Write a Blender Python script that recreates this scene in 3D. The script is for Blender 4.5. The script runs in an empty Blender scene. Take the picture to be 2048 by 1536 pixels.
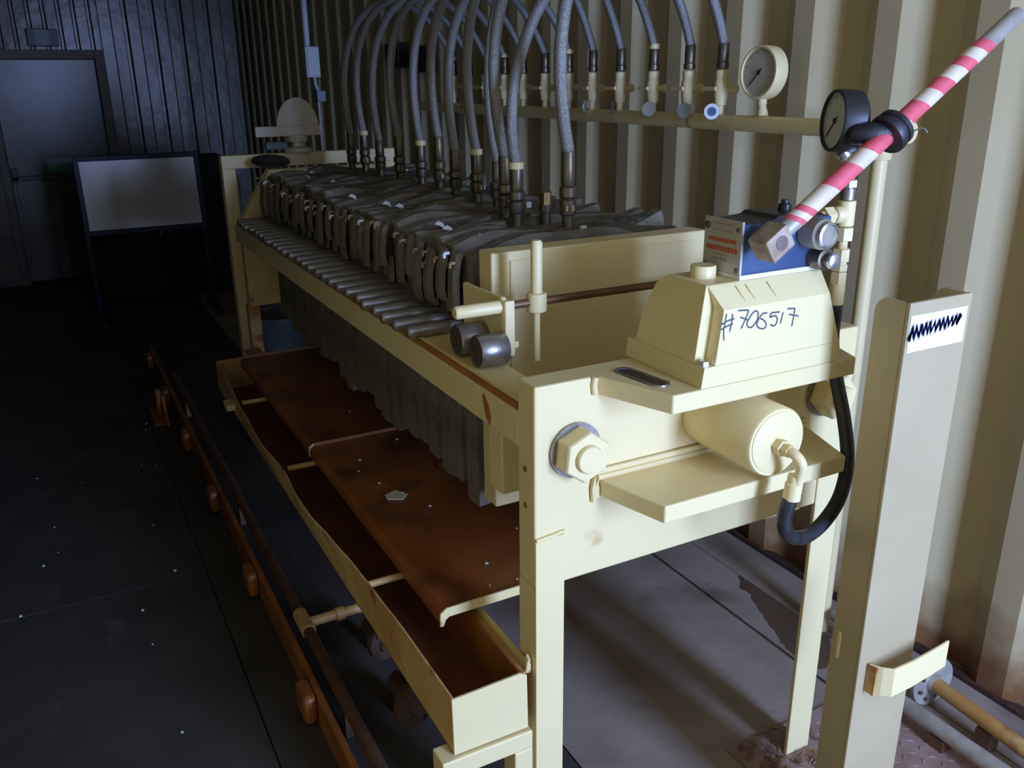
import bpy, math, random
from mathutils import Vector, Matrix
random.seed(7)
S = bpy.context.scene
COL = S.collection
V = Vector

# ------------------------------------------------------------------ camera
cam_d = bpy.data.cameras.new('camera')
cam = bpy.data.objects.new('camera', cam_d)
COL.objects.link(cam)
cam_d.sensor_width = 36.0
cam_d.lens = 30.586
cam_d.clip_start = 0.02
R_ = V((0.882954, -0.469321, -0.011391)); D_ = V((-0.164873, -0.287283, -0.943549)); F_ = V((0.439555, 0.834989, -0.331036))
mw = Matrix.Identity(4)
for i in range(3):
    mw[i][0] = R_[i]; mw[i][1] = -D_[i]; mw[i][2] = -F_[i]
mw[0][3], mw[1][3], mw[2][3] = -0.687, -1.2234, 1.6
cam.matrix_world = mw
S.camera = cam

# ------------------------------------------------------------------ world, daylight, exposure
w = bpy.data.worlds.new('outside_sky'); S.world = w
w.use_nodes = True
w.node_tree.nodes['Background'].inputs[0].default_value = (0.45, 0.65, 1.0, 1)
w.node_tree.nodes['Background'].inputs[1].default_value = 0.5

def area(name, loc, rot, sx, sy, power, col):
    l = bpy.data.lights.new(name, 'AREA'); l.shape = 'RECTANGLE'; l.size = sx; l.size_y = sy
    l.energy = power; l.color = col
    o = bpy.data.objects.new(name, l); COL.objects.link(o); o.location = loc; o.rotation_euler = rot
    return o
# daylight coming through the open doorway behind the camera
DOOR_Y = -3.0
area('doorway_daylight', (0.78, DOOR_Y + 0.02, 1.36), (math.radians(90), 0, 0), 0.56, 1.85, 200.0, (0.358, 0.525, 1.0))
S.view_settings.view_transform = 'Standard'
S.view_settings.look = 'None'
S.view_settings.exposure = 0.0
S.view_settings.gamma = 1.0
S.view_settings.use_curve_mapping = False

# ------------------------------------------------------------------ materials
def newmat(name):
    m = bpy.data.materials.new(name); m.use_nodes = True
    return m, m.node_tree.nodes, m.node_tree.links, m.node_tree.nodes['Principled BSDF']

def mat(name, c, rough=0.5, metal=0.0, c2=None, scale=6.0, lo=0.4, hi=0.65, c3=None, scale3=20.0, lo3=0.62, hi3=0.7,
        bump=0.0, bscale=60.0, coat=0.0, spec=0.5):
    m, N, L, b = newmat(name)
    b.inputs['Roughness'].default_value = rough
    b.inputs['Metallic'].default_value = metal
    b.inputs['Coat Weight'].default_value = coat
    b.inputs['Specular IOR Level'].default_value = spec
    b.inputs['Base Color'].default_value = (*c, 1)
    tc = N.new('ShaderNodeTexCoord')
    def layer(src, col, sc, lo, hi):
        n = N.new('ShaderNodeTexNoise'); n.inputs['Scale'].default_value = sc; n.inputs['Detail'].default_value = 6
        L.new(tc.outputs['Object'], n.inputs['Vector'])
        r = N.new('ShaderNodeMapRange'); r.inputs[1].default_value = lo; r.inputs[2].default_value = hi
        L.new(n.outputs['Fac'], r.inputs[0])
        x = N.new('ShaderNodeMix'); x.data_type = 'RGBA'
        L.new(r.outputs[0], x.inputs[0])
        if isinstance(src, tuple): x.inputs[6].default_value = (*src, 1)
        else: L.new(src, x.inputs[6])
        x.inputs[7].default_value = (*col, 1)
        return x.outputs[2]
    out = c
    if c2: out = layer(out, c2, scale, lo, hi)
    if c3: out = layer(out, c3, scale3, lo3, hi3)
    if not isinstance(out, tuple): L.new(out, b.inputs['Base Color'])
    if bump:
        n = N.new('ShaderNodeTexNoise'); n.inputs['Scale'].default_value = bscale; n.inputs['Detail'].default_value = 5
        L.new(tc.outputs['Object'], n.inputs['Vector'])
        bp = N.new('ShaderNodeBump'); bp.inputs['Strength'].default_value = bump; bp.inputs['Distance'].default_value = 0.01
        L.new(n.outputs['Fac'], bp.inputs['Height']); L.new(bp.outputs[0], b.inputs['Normal'])
    return m

CREAM = (0.80, 0.65, 0.335)
RUST = (0.30, 0.10, 0.025)
M = {}
M['cream'] = mat('cream_paint', CREAM, 0.42, c2=(0.77, 0.62, 0.31), scale=3, c3=(0.55, 0.33, 0.12), scale3=9, lo3=0.70, hi3=0.80)
M['cream_worn'] = mat('cream_paint_worn', (0.76, 0.60, 0.27), 0.5, c2=(0.62, 0.43, 0.17), scale=5, lo=0.5, hi=0.75, c3=RUST, scale3=13, lo3=0.64, hi3=0.72)
M['cream_rusty'] = mat('cream_paint_rusty', (0.62, 0.42, 0.16), 0.5, c2=(0.45, 0.20, 0.05), scale=4, lo=0.42, hi=0.7, c3=RUST, scale3=11, lo3=0.58, hi3=0.7)
M['tank_white'] = mat('tank_paint', (0.81, 0.67, 0.345), 0.38, c2=(0.79, 0.65, 0.325), scale=4)
M['postpaint'] = mat('dimmed_post_paint', (0.45, 0.355, 0.205), 0.55, c2=(0.40, 0.315, 0.18), scale=4)  # post cream darkened to stand in for weaker light on the web
M['wall'] = mat('wall_paint', (0.64, 0.525, 0.31), 0.45, c2=(0.60, 0.485, 0.275), scale=1.5, c3=(0.50, 0.34, 0.13), scale3=3, lo3=0.68, hi3=0.85)
def rust_foot(m):                                   # rust creeping up from the wet foot of the sheet
    N, L = m.node_tree.nodes, m.node_tree.links; b = N['Principled BSDF']
    src = b.inputs['Base Color'].links[0].from_socket
    tc = N.new('ShaderNodeTexCoord'); sp = N.new('ShaderNodeSeparateXYZ'); L.new(tc.outputs['Object'], sp.inputs[0])
    n = N.new('ShaderNodeTexNoise'); n.inputs['Scale'].default_value = 9; n.inputs['Detail'].default_value = 6; L.new(tc.outputs['Object'], n.inputs['Vector'])
    a = N.new('ShaderNodeMath'); a.operation = 'MULTIPLY_ADD'; L.new(n.outputs['Fac'], a.inputs[0]); a.inputs[1].default_value = -0.35; L.new(sp.outputs['Z'], a.inputs[2])
    r = N.new('ShaderNodeMapRange'); L.new(a.outputs[0], r.inputs[0]); r.inputs[1].default_value = 0.12; r.inputs[2].default_value = -0.14; r.inputs[3].default_value = 0; r.inputs[4].default_value = 0.95
    x = N.new('ShaderNodeMix'); x.data_type = 'RGBA'; L.new(r.outputs[0], x.inputs[0]); L.new(src, x.inputs[6]); x.inputs[7].default_value = (0.22, 0.085, 0.025, 1)
    L.new(x.outputs[2], b.inputs['Base Color'])
rust_foot(M['wall'])
M['creamwall'] = mat('cream_wall_paint', (0.72, 0.56, 0.26), 0.5, c2=(0.67, 0.51, 0.22), scale=2)  # bright cream to raise the bounce light in the room
M['ceil'] = mat('ceiling_paint', (0.42, 0.32, 0.16), 0.6, c2=(0.36, 0.27, 0.13), scale=2)
M['rust'] = mat('rust', RUST, 0.8, c2=(0.42, 0.17, 0.04), scale=8, bump=0.3, bscale=80)
M['tray'] = mat('rusty_tray', (0.22, 0.065, 0.014), 0.42, c2=(0.30, 0.10, 0.02), scale=5, c3=(0.10, 0.035, 0.012), scale3=7, lo3=0.55, hi3=0.7, bump=0.08, bscale=50)
M['trough_in'] = mat('trough_inside', (0.20, 0.06, 0.014), 0.6, c2=(0.12, 0.04, 0.012), scale=6)
M['orange'] = mat('orange_rail_paint', (0.33, 0.12, 0.022), 0.5, c2=(0.22, 0.07, 0.015), scale=8)
M['steel'] = mat('bare_steel', (0.36, 0.34, 0.33), 0.38, 0.85, c2=(0.26, 0.23, 0.21), scale=14, bump=0.05, bscale=120)
M['rod'] = mat('handle_rod_steel', (0.36, 0.335, 0.31), 0.42, 0.65, c2=(0.24, 0.19, 0.15), scale=9, lo=0.45, hi=0.7)
M['rodrust'] = mat('brown_shaft', (0.16, 0.09, 0.06), 0.45, 0.6, c2=(0.26, 0.13, 0.06), scale=15)
M['socket'] = mat('worn_socket_steel', (0.42, 0.34, 0.27), 0.55, 0.15, c2=(0.30, 0.20, 0.12), scale=40)
M['pin'] = mat('dark_pin', (0.17, 0.11, 0.10), 0.6)
M['bright'] = mat('bright_steel', (0.72, 0.72, 0.72), 0.28, 0.9, c2=(0.5, 0.5, 0.5), scale=30)
M['braid'] = mat('braided_steel', (0.36, 0.345, 0.33), 0.45, 0.55, c2=(0.24, 0.23, 0.22), scale=240, lo=0.4, hi=0.6, bump=0.4, bscale=420)
M['fitting'] = mat('dark_fitting', (0.14, 0.12, 0.10), 0.4, 0.75, c2=(0.22, 0.17, 0.10), scale=25)
M['brass'] = mat('brass', (0.40, 0.27, 0.10), 0.4, 0.8, c2=(0.22, 0.15, 0.07), scale=30)
M['cloth'] = mat('filter_cloth', (0.175, 0.145, 0.105), 0.85, c2=(0.11, 0.09, 0.063), scale=10, c3=(0.25, 0.21, 0.155), scale3=24, lo3=0.55, hi3=0.75, bump=0.35, bscale=45)
M['plate'] = mat('plate_polymer', (0.035, 0.033, 0.03), 0.6)
M['clip'] = mat('plastic_clip', (0.62, 0.62, 0.60), 0.3)
M['amber'] = mat('amber_clip', (0.22, 0.14, 0.045), 0.5)
M['black'] = mat('black_rubber', (0.013, 0.013, 0.015), 0.42, c2=(0.03, 0.03, 0.035), scale=30, bump=0.1, bscale=200)
M['blackpaint'] = mat('black_paint', (0.02, 0.02, 0.022), 0.4)
M['blue'] = mat('blue_paint', (0.045, 0.085, 0.185), 0.42, c2=(0.032, 0.06, 0.14), scale=12)
M['blueframe'] = mat('dark_blue_frame', (0.006, 0.010, 0.040), 0.45, spec=0.3)
M['sign'] = mat('sign_aluminium', (0.50, 0.47, 0.42), 0.5, 0.2, c2=(0.42, 0.40, 0.36), scale=12)
M['redink'] = mat('red_ink', (0.50, 0.09, 0.03), 0.6)
M['paleink'] = mat('faded_ink', (0.42, 0.28, 0.20), 0.6)
M['ink'] = mat('marker_ink', (0.05, 0.07, 0.10), 0.6)
M['bluepen'] = mat('blue_marker', (0.02, 0.03, 0.14), 0.5)
M['patch'] = mat('pale_patch', (0.80, 0.80, 0.74), 0.45)
M['tapered'] = mat('red_tape', (0.78, 0.12, 0.16), 0.45, c2=(0.66, 0.10, 0.13), scale=30)
M['tapewhite'] = mat('white_tape', (0.74, 0.62, 0.46), 0.45, c2=(0.66, 0.53, 0.38), scale=25)
M['galv'] = mat('galvanised_pipe', (0.46, 0.42, 0.36), 0.5, 0.3, c2=(0.36, 0.32, 0.27), scale=25)
M['dial'] = mat('dial_face', (0.56, 0.53, 0.42), 0.25, coat=0.4)
M['tag'] = mat('metal_tag', (0.36, 0.36, 0.36), 0.35, 0.6)
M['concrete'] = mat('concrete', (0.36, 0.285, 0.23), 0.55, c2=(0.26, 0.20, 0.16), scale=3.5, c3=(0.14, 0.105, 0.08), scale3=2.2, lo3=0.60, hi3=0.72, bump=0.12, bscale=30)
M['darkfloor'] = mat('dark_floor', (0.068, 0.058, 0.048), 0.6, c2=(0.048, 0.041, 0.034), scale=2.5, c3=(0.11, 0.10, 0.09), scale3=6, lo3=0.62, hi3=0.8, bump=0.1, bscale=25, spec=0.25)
M['stain'] = mat('damp_stain', (0.115, 0.062, 0.034), 0.35, c2=(0.10, 0.07, 0.05), scale=8)
M['tread'] = mat('red_oxide_plate', (0.30, 0.17, 0.14), 0.5, c2=(0.38, 0.26, 0.22), scale=14)
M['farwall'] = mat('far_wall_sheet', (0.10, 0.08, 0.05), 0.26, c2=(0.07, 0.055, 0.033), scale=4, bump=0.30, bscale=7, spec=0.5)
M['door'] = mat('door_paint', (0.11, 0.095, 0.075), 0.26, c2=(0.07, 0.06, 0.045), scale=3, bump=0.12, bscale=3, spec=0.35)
M['frame'] = mat('door_frame', (0.14, 0.09, 0.06), 0.5)
M['board'] = mat('whiteboard', (0.60, 0.54, 0.46), 0.22, bump=0.04, bscale=3)
M['exit'] = mat('exit_sign_face', (0.05, 0.20, 0.16), 0.3)
M['grey'] = mat('grey_plastic', (0.42, 0.46, 0.50), 0.4)
M['bucket'] = mat('blue_grey_plastic', (0.14, 0.18, 0.22), 0.4)
M['darkcab'] = mat('dark_cabinet', (0.010, 0.008, 0.007), 0.6, spec=0.15)
M['valve'] = mat('grey_green_valve', (0.62, 0.56, 0.42), 0.45)
M['darkrust'] = mat('dark_rusty_iron', (0.045, 0.022, 0.012), 0.75, c2=(0.07, 0.03, 0.014), scale=12, bump=0.3, bscale=60)
M['leaf'] = mat('dry_leaf', (0.16, 0.07, 0.04), 0.8, c2=(0.26, 0.15, 0.09), scale=20)
M['paper'] = mat('paper_scrap', (0.70, 0.62, 0.45), 0.7)
M['crumb'] = mat('white_crumb', (0.75, 0.75, 0.72), 0.7)

# ------------------------------------------------------------------ mesh helpers
class MB:
    def __init__(s): s.v = []; s.f = []
    def add(s, vs, fs):
        o = len(s.v); s.v += [V(p) for p in vs]; s.f += [tuple(o + i for i in f) for f in fs]; return s
    def box(s, x0, x1, y0, y1, z0, z1):
        return s.add([(x0,y0,z0),(x1,y0,z0),(x1,y1,z0),(x0,y1,z0),(x0,y0,z1),(x1,y0,z1),(x1,y1,z1),(x0,y1,z1)],
                     [(0,3,2,1),(4,5,6,7),(0,1,5,4),(1,2,6,5),(2,3,7,6),(3,0,4,7)])
    def loft(s, loops, cap=True, closed=True):
        n = len(loops[0]); vs = [p for l in loops for p in l]; fs = []
        for k in range(len(loops) - 1):
            for i in range(n if closed else n - 1):
                j = (i + 1) % n
                fs.append((k*n+i, k*n+j, (k+1)*n+j, (k+1)*n+i))
        if cap:
            fs.append(tuple(range(n - 1, -1, -1))); m = (len(loops) - 1) * n; fs.append(tuple(m + i for i in range(n)))
        return s.add(vs, fs)
    def prism(s, poly, axis, a, b):
        def P(p, t):
            return (t, p[0], p[1]) if axis == 'x' else (p[0], t, p[1]) if axis == 'y' else (p[0], p[1], t)
        return s.loft([[P(p, a) for p in poly], [P(p, b) for p in poly]])
    def lathe(s, p0, d, prof, n=20, cap=True):
        d = V(d).normalized(); p0 = V(p0)
        u = d.orthogonal().normalized(); v = d.cross(u)
        loops = [[p0 + d*h + (u*math.cos(2*math.pi*i/n) + v*math.sin(2*math.pi*i/n))*r for i in range(n)] for r, h in prof]
        return s.loft(loops, cap)
    def cyl(s, p0, p1, r, n=18, r1=None):
        p0 = V(p0); p1 = V(p1)
        return s.lathe(p0, p1 - p0, [(r, 0), (r if r1 is None else r1, (p1 - p0).length)], n)
    def tube(s, path, r, n=10, cap=True):
        path = [V(p) for p in path]; loops = []; u = None
        for i, p in enumerate(path):
            d = (path[min(i+1, len(path)-1)] - path[max(i-1, 0)]).normalized()
            u = d.orthogonal().normalized() if u is None else (u - d*u.dot(d)).normalized()
            v = d.cross(u); rr = r[i] if isinstance(r, (list, tuple)) else r
            loops.append([p + (u*math.cos(2*math.pi*k/n) + v*math.sin(2*math.pi*k/n))*rr for k in range(n)])
        return s.loft(loops, cap)
    def ball(s, c, r, n=10, m=6):
        return s.lathe(V(c) - V((0,0,r)), (0,0,1), [(max(1e-4, r*math.sin(math.pi*k/m)), r - r*math.cos(math.pi*k/m)) for k in range(m+1)], n)
    def strip(s, pts, wdt, nrm, th=0.0006):
        pts = [V(p) for p in pts]; nrm = V(nrm).normalized(); loops = []
        for i, p in enumerate(pts):
            d = (pts[min(i+1, len(pts)-1)] - pts[max(i-1, 0)]).normalized(); q = d.cross(nrm).normalized()*wdt/2
            loops.append([p - q, p + q, p + q + nrm*th, p - q + nrm*th])
        return s.loft(loops)

ORG = {}
def setp(o, label=None, cat=None, group=None, kind=None):
    if label: o['label'] = label
    if cat: o['category'] = cat
    if group: o['group'] = group
    if kind: o['kind'] = kind
    return o
def thing(name, label, cat, loc=(0,0,0), group=None):
    o = bpy.data.objects.new(name, None); o.empty_display_size = 0.05; COL.objects.link(o); o.location = loc
    ORG[o.name] = V(loc); return setp(o, label, cat, group)
def build(mb, name, m, parent=None, smooth=False, bevel=0.0, loc=None, label=None, cat=None, group=None, kind=None):
    org = ORG[parent.name] if parent is not None else V(loc or (0,0,0))
    me = bpy.data.meshes.new(name); me.from_pydata([tuple(p - org) for p in mb.v], [], mb.f); me.update()
    me.materials.append(M[m] if isinstance(m, str) else m)
    if smooth:
        for p in me.polygons: p.use_smooth = True
        me.set_sharp_from_angle(angle=math.radians(40))
    o = bpy.data.objects.new(name, me); COL.objects.link(o)
    if parent is not None: o.parent = parent
    else: o.location = org
    ORG[o.name] = org
    if bevel:
        b = o.modifiers.new('bevel', 'BEVEL'); b.width = bevel; b.segments = 2; b.limit_method = 'ANGLE'; b.angle_limit = math.radians(40)
    return setp(o, label, cat, group, kind)
def bez(p0, p1, p2, p3, n=20):
    p0, p1, p2, p3 = map(V, (p0, p1, p2, p3)); out = []
    for i in range(n + 1):
        t = i / n; out.append(p0*(1-t)**3 + p1*3*t*(1-t)**2 + p2*3*t*t*(1-t) + p3*t**3)
    return out
def smoothpath(pts, k=6):
    pts = [V(p) for p in pts]; out = []
    for i in range(len(pts) - 1):
        a = pts[max(i-1, 0)]; b = pts[i]; c = pts[i+1]; d = pts[min(i+2, len(pts)-1)]
        for j in range(k):
            t = j / k
            out.append(0.5*((2*b) + (c - a)*t + (2*a - 5*b + 4*c - d)*t*t + (3*b - a - 3*c + d)*t**3))
    out.append(pts[-1]); return out
def ordn(i):
    return ['first','second','third','fourth','fifth','sixth','seventh','eighth','ninth','tenth','eleventh','twelfth','thirteenth','fourteenth',
            'fifteenth','sixteenth','seventeenth','eighteenth','nineteenth','twentieth','twenty-first','twenty-second','twenty-third','twenty-fourth',
            'twenty-fifth','twenty-sixth','twenty-seventh','twenty-eighth'][i]

# ------------------------------------------------------------------ the room
XL, XR, YF, YB, ZC = -3.6, 1.43, DOOR_Y, 9.0, 2.5
WP, WR = 1.365, 1.408          # protruding and recessed planes of the corrugated wall
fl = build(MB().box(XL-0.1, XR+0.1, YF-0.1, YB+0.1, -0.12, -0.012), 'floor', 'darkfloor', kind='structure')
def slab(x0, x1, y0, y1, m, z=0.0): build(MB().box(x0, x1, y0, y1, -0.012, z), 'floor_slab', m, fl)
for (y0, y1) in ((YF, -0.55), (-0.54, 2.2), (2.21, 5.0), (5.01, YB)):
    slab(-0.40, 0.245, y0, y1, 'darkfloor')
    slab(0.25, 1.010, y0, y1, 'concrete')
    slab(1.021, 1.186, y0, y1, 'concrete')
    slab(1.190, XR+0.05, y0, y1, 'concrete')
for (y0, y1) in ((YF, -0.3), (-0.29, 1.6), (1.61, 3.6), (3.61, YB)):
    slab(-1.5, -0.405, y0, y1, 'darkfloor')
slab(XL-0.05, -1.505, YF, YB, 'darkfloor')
# corrugated side wall
def corrug(y_lo, y_hi, ph, pitch, s, fl_):
    pts = []; k = math.floor((y_lo - ph)/pitch) - 1
    while True:
        e = ph + pitch*k
        if e - pitch > y_hi: break
        pts += [(e - 0.225, 0.0), (e - 0.155, -1.0), (e - 0.075, -1.0), (e, 0.0)]
        k += 1
    # ascending y: unlit slope foot, recess start, recess end, lit slope foot
    return [(min(max(y, y_lo), y_hi), d) for y, d in pts if y_lo - 0.3 < y < y_hi + 0.3]
prof = corrug(YF, YB, 0.472, 0.301, 0.07, 0.08)
def xw(d): return WP if d > -0.5 else WR
loops = [[(xw(d), y, 0.0), (xw(d), y, ZC), (XR + 0.08, y, ZC), (XR + 0.08, y, 0.0)] for y, d in prof]
build(MB().loft(loops), 'wall_right', 'wall', kind='structure', label='cream corrugated steel side wall behind the press')
build(MB().box(WP-0.014, WP+0.02, YF, YB, 0, 0.012), 'baseboard_right', 'darkrust', kind='structure')
# unseen left walls, near cream and far dark, shaped for bounce light; ceiling
build(MB().box(XL-0.08, XL, YF, YB, 0, ZC), 'wall_left', 'ceil', kind='structure')
build(MB().box(-1.43, -1.35, YF, 0.75, 0, ZC), 'wall_left_bounce', 'creamwall', kind='structure', label='unseen cream wall on the left, added for bounce light')
build(MB().box(XL-0.1, XR+0.1, YF-0.1, YB+0.1, ZC, ZC+0.08), 'ceiling', 'ceil', kind='structure')
# front wall with the open doorway
m = MB()
dx0, dx1, dz1 = 0.49, 1.07, 2.30
m.box(XL-0.08, dx0, YF-0.08, YF, 0, ZC); m.box(dx1, XR+0.08, YF-0.08, YF, 0, ZC); m.box(dx0, dx1, YF-0.08, YF, dz1, ZC); m.box(dx0, dx1, YF-0.08, YF, 0, 0.42)
build(m, 'wall_front', 'creamwall', kind='structure')
build(MB().box(XL-0.1, XR+0.1, YB, YB+0.08, 0, ZC), 'wall_back', 'creamwall', kind='structure')
# far partition of glossy sheeting with a door in it
PY = 7.08
m = MB(); pts = []
x = -0.06; 
ph = 0
while x < 1.03:
    pts += [(min(x+u, 1.03), d) for u, d in ((0, 0.0), (0.085, 0.0), (0.095, 0.008), (0.175, 0.008), (0.182, 0.034), (0.205, 0.034), (0.2179, 0.0))]
    x += 0.218
pts = [p for i, p in enumerate(pts) if i == 0 or p != pts[i-1]]
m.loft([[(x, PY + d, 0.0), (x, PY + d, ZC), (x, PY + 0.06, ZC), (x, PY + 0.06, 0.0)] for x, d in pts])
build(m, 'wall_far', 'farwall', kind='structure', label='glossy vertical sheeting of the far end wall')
m = MB(); pts = []
x = XL
while x < -0.06:
    x1 = min(x + 0.109, -0.06)
    pts += [(x, 0.0), (x + (x1-x)*0.66, 0.0), (x + (x1-x)*0.74, 0.03), (x + (x1-x)*0.9, 0.03), (x1, 0.0)]; x = x1
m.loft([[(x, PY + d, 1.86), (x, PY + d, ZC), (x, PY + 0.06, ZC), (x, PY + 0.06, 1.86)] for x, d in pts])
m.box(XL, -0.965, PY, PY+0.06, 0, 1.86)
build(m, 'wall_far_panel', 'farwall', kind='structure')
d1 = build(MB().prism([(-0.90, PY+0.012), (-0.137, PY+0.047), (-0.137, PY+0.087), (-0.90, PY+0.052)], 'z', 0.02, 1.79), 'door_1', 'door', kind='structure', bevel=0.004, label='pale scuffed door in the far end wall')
m = MB().box(-0.965, -0.90, PY-0.02, PY+0.06, 0, 1.86); build(m, 'door_frame', 'door', d1, bevel=0.004)
m = MB().box(-0.135, -0.06, PY-0.02, PY+0.06, 0, 1.86); build(m, 'door_frame', 'frame', d1, bevel=0.004)
m = MB().box(-0.90, -0.135, PY-0.02, PY+0.06, 1.79, 1.86); build(m, 'door_frame', 'frame', d1, bevel=0.004)
build(MB().prism([(-0.87, PY+0.006), (-0.17, PY+0.038), (-0.17, PY+0.048), (-0.87, PY+0.016)], 'z', 0.10, 0.86), 'kick_panel', 'door', d1, bevel=0.003)
m = MB().box(-0.88, -0.28, PY-0.05, PY-0.022, 0.86, 0.895); m.box(-0.885, -0.845, PY-0.05, PY+0.014, 0.845, 0.955); m.box(-0.32, -0.28, PY-0.05, PY+0.04, 0.845, 0.91)
build(m, 'push_bar', 'blackpaint', d1, bevel=0.003)
build(MB().prism([(-0.62, PY+0.020), (-0.18, PY+0.040), (-0.18, PY+0.046), (-0.62, PY+0.026)], 'z', 0.91, 1.02), 'door_label', 'exit', d1, bevel=0.002)
t = thing('exit_sign', 'small dark green sign box fixed above the far door', 'sign', (-0.49, PY-0.03, 1.87))
build(MB().box(-0.60, -0.38, PY-0.055, PY-0.001, 1.885, 2.015), 'case', 'blackpaint', t, bevel=0.004)
build(MB().box(-0.545, -0.445, PY-0.058, PY-0.054, 1.89, 2.005), 'lens', 'bucket', t)

# ------------------------------------------------------------------ far clutter
t = thing('whiteboard', 'blue framed whiteboard standing before the far door', 'whiteboard', (-0.06, 5.5, 0))
TB = lambda z: 5.49 + (z - 0.62)*0.075
def tbox(x0, x1, ya, yb, z0, z1):
    return MB().prism([(TB(z0)+ya, z0), (TB(z0)+yb, z0), (TB(z1)+yb, z1), (TB(z1)+ya, z1)], 'x', x0, x1)
build(tbox(-0.445, 0.305, 0.0, 0.015, 0.635, 1.10), 'board_face', 'board', t)
m = tbox(-0.475, 0.345, -0.01, 0.02, 1.10, 1.135); build(m, 'top_rail', 'blueframe', t, bevel=0.004)
build(tbox(-0.475, 0.335, -0.01, 0.02, 0.60, 0.635), 'bottom_rail', 'blueframe', t, bevel=0.004)
build(tbox(-0.48, -0.445, -0.011, 0.021, 0.62, 1.12), 'side_rail', 'blueframe', t, bevel=0.004)
build(tbox(0.305, 0.34, -0.011, 0.021, 0.62, 1.12), 'side_rail', 'blueframe', t, bevel=0.004)
for xx in (-0.462, 0.322):
    build(MB().box(xx-0.016, xx+0.016, 5.548, 5.576, 0.03, 1.10), 'leg', 'blueframe', t, bevel=0.003)
    build(MB().box(xx-0.02, xx+0.02, 5.25, 5.75, 0.0, 0.03), 'foot', 'blueframe', t, bevel=0.003)
t = thing('cabinet', 'low black cabinet standing in the dark behind the whiteboard', 'cabinet', (0.08, 6.2, 0))
build(MB().box(-0.45, 0.62, 5.95, 6.45, 0.03, 1.055), 'body', 'darkcab', t, bevel=0.006)
for a, b in ((-0.43, 0.08), (0.09, 0.60)):
    dd = build(MB().box(a, b, 5.935, 5.95, 0.06, 1.03), 'cabinet_door', 'darkcab', t, bevel=0.003)
    build(MB().box((a if a > 0 else b-0.04)+0.01, (a if a > 0 else b-0.04)+0.03, 5.915, 5.935, 0.5, 0.65), 'handle', 'blackpaint', dd, bevel=0.002)
t = thing('storage_bucket', 'blue grey bucket on the floor behind the far end of the press', 'bucket', (0.36, 3.55, 0))
build(MB().lathe((0.36, 3.55, 0.0), (0,0,1), [(0.13, 0), (0.155, 0.36), (0.165, 0.36), (0.165, 0.385), (0.150, 0.385), (0.125, 0.02)], 24), 'pail', 'bucket', t, smooth=True)
build(MB().tube([(0.36+0.165*math.cos(a), 3.55, 0.37-0.12*math.sin(a)) for a in [math.pi*k/12 for k in range(13)]], 0.004, 6), 'bail_handle', 'steel', t, smooth=True)
# power drop
t = thing('power_drop', 'grey switch box hanging on a conduit from the ceiling above the far end', 'switch box', (0.68, 3.6, ZC))
build(MB().cyl((0.668, 3.62, 1.76), (0.668, 3.62, ZC), 0.016), 'conduit', 'grey', t, smooth=True)
bx = build(MB().box(0.643, 0.718, 3.58, 3.65, 1.618, 1.772), 'switch_box', 'grey', t, bevel=0.005)
build(MB().box(0.653, 0.708, 3.574, 3.58, 1.63, 1.76), 'box_lid', 'grey', bx, bevel=0.002)
build(MB().tube(smoothpath([(0.69, 3.61, 1.62), (0.695, 3.61, 1.58), (0.707, 3.61, 1.55)]), 0.008, 8), 'cable', 'grey', t, smooth=True)
sk = build(MB().box(0.690, 0.738, 3.585, 3.64, 1.495, 1.552), 'socket', 'bucket', t, bevel=0.004)
build(MB().cyl((0.70, 3.60, 1.50), (0.70, 3.60, 1.16), 0.006, 8), 'hanging_cable', 'grey', t, smooth=True)
for i, (yy, zz) in enumerate(((4.05, 1.74), (3.62, 1.71))):
    t = thing('wall_terminal', 'small black terminal box on the side wall, %s behind the hoses' % ('farther one' if i == 0 else 'nearer one'), 'terminal box', (WP, yy, zz-0.07), 'terminal boxes on the side wall')
    build(MB().box(WP-0.07, WP, yy-0.11, yy+0.11, zz-0.07, zz+0.07), 'case', 'blackpaint', t, bevel=0.006)
    build(MB().box(WP-0.075, WP-0.07, yy-0.09, yy+0.09, zz-0.055, zz+0.055), 'cover', 'blackpaint', t, bevel=0.002)

# ------------------------------------------------------------------ the press frame
P = thing('filter_press', 'long cream steel filter press frame carrying the dark plate pack', 'filter press', (0.39, 1.2, 0))
ep = build(MB().box(0.0, 0.787, 0.0, 0.062, 0.70, 1.10), 'end_plate', 'cream', P, bevel=0.004)
build(MB().tube([(0.002, -0.002, 0.803), (0.03, -0.003, 0.806), (0.062, -0.002, 0.809)], 0.004, 8), 'weld_bead', 'cream_worn', ep, smooth=True)
for xa, xb, z0, sf in ((0.0, 0.062, 0.0, 0), (0.712, 0.785, 0.007, 1)):
    m = MB().prism([(-0.004, z0), (0.006, z0), (0.006, 0.6995), (-0.0004, 0.6995), (-0.0004, 0.803), (-0.004, 0.803)], 'x', xa, xb)
    if sf == 0: m.box(xa, xa + 0.009, 0.006, 0.062, z0, 0.6995)
    else: m.box(xb - 0.009, xb, 0.006, 0.062, z0, 0.6995)
    build(m, 'leg', 'cream', P, bevel=0.0015)
for z in (0.935, 0.862, 0.53):
    build(MB().cyl((-0.0015, 0.034, z), (0.004, 0.034, z), 0.006, 12), 'bolt_hole', 'rust', P)
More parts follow.
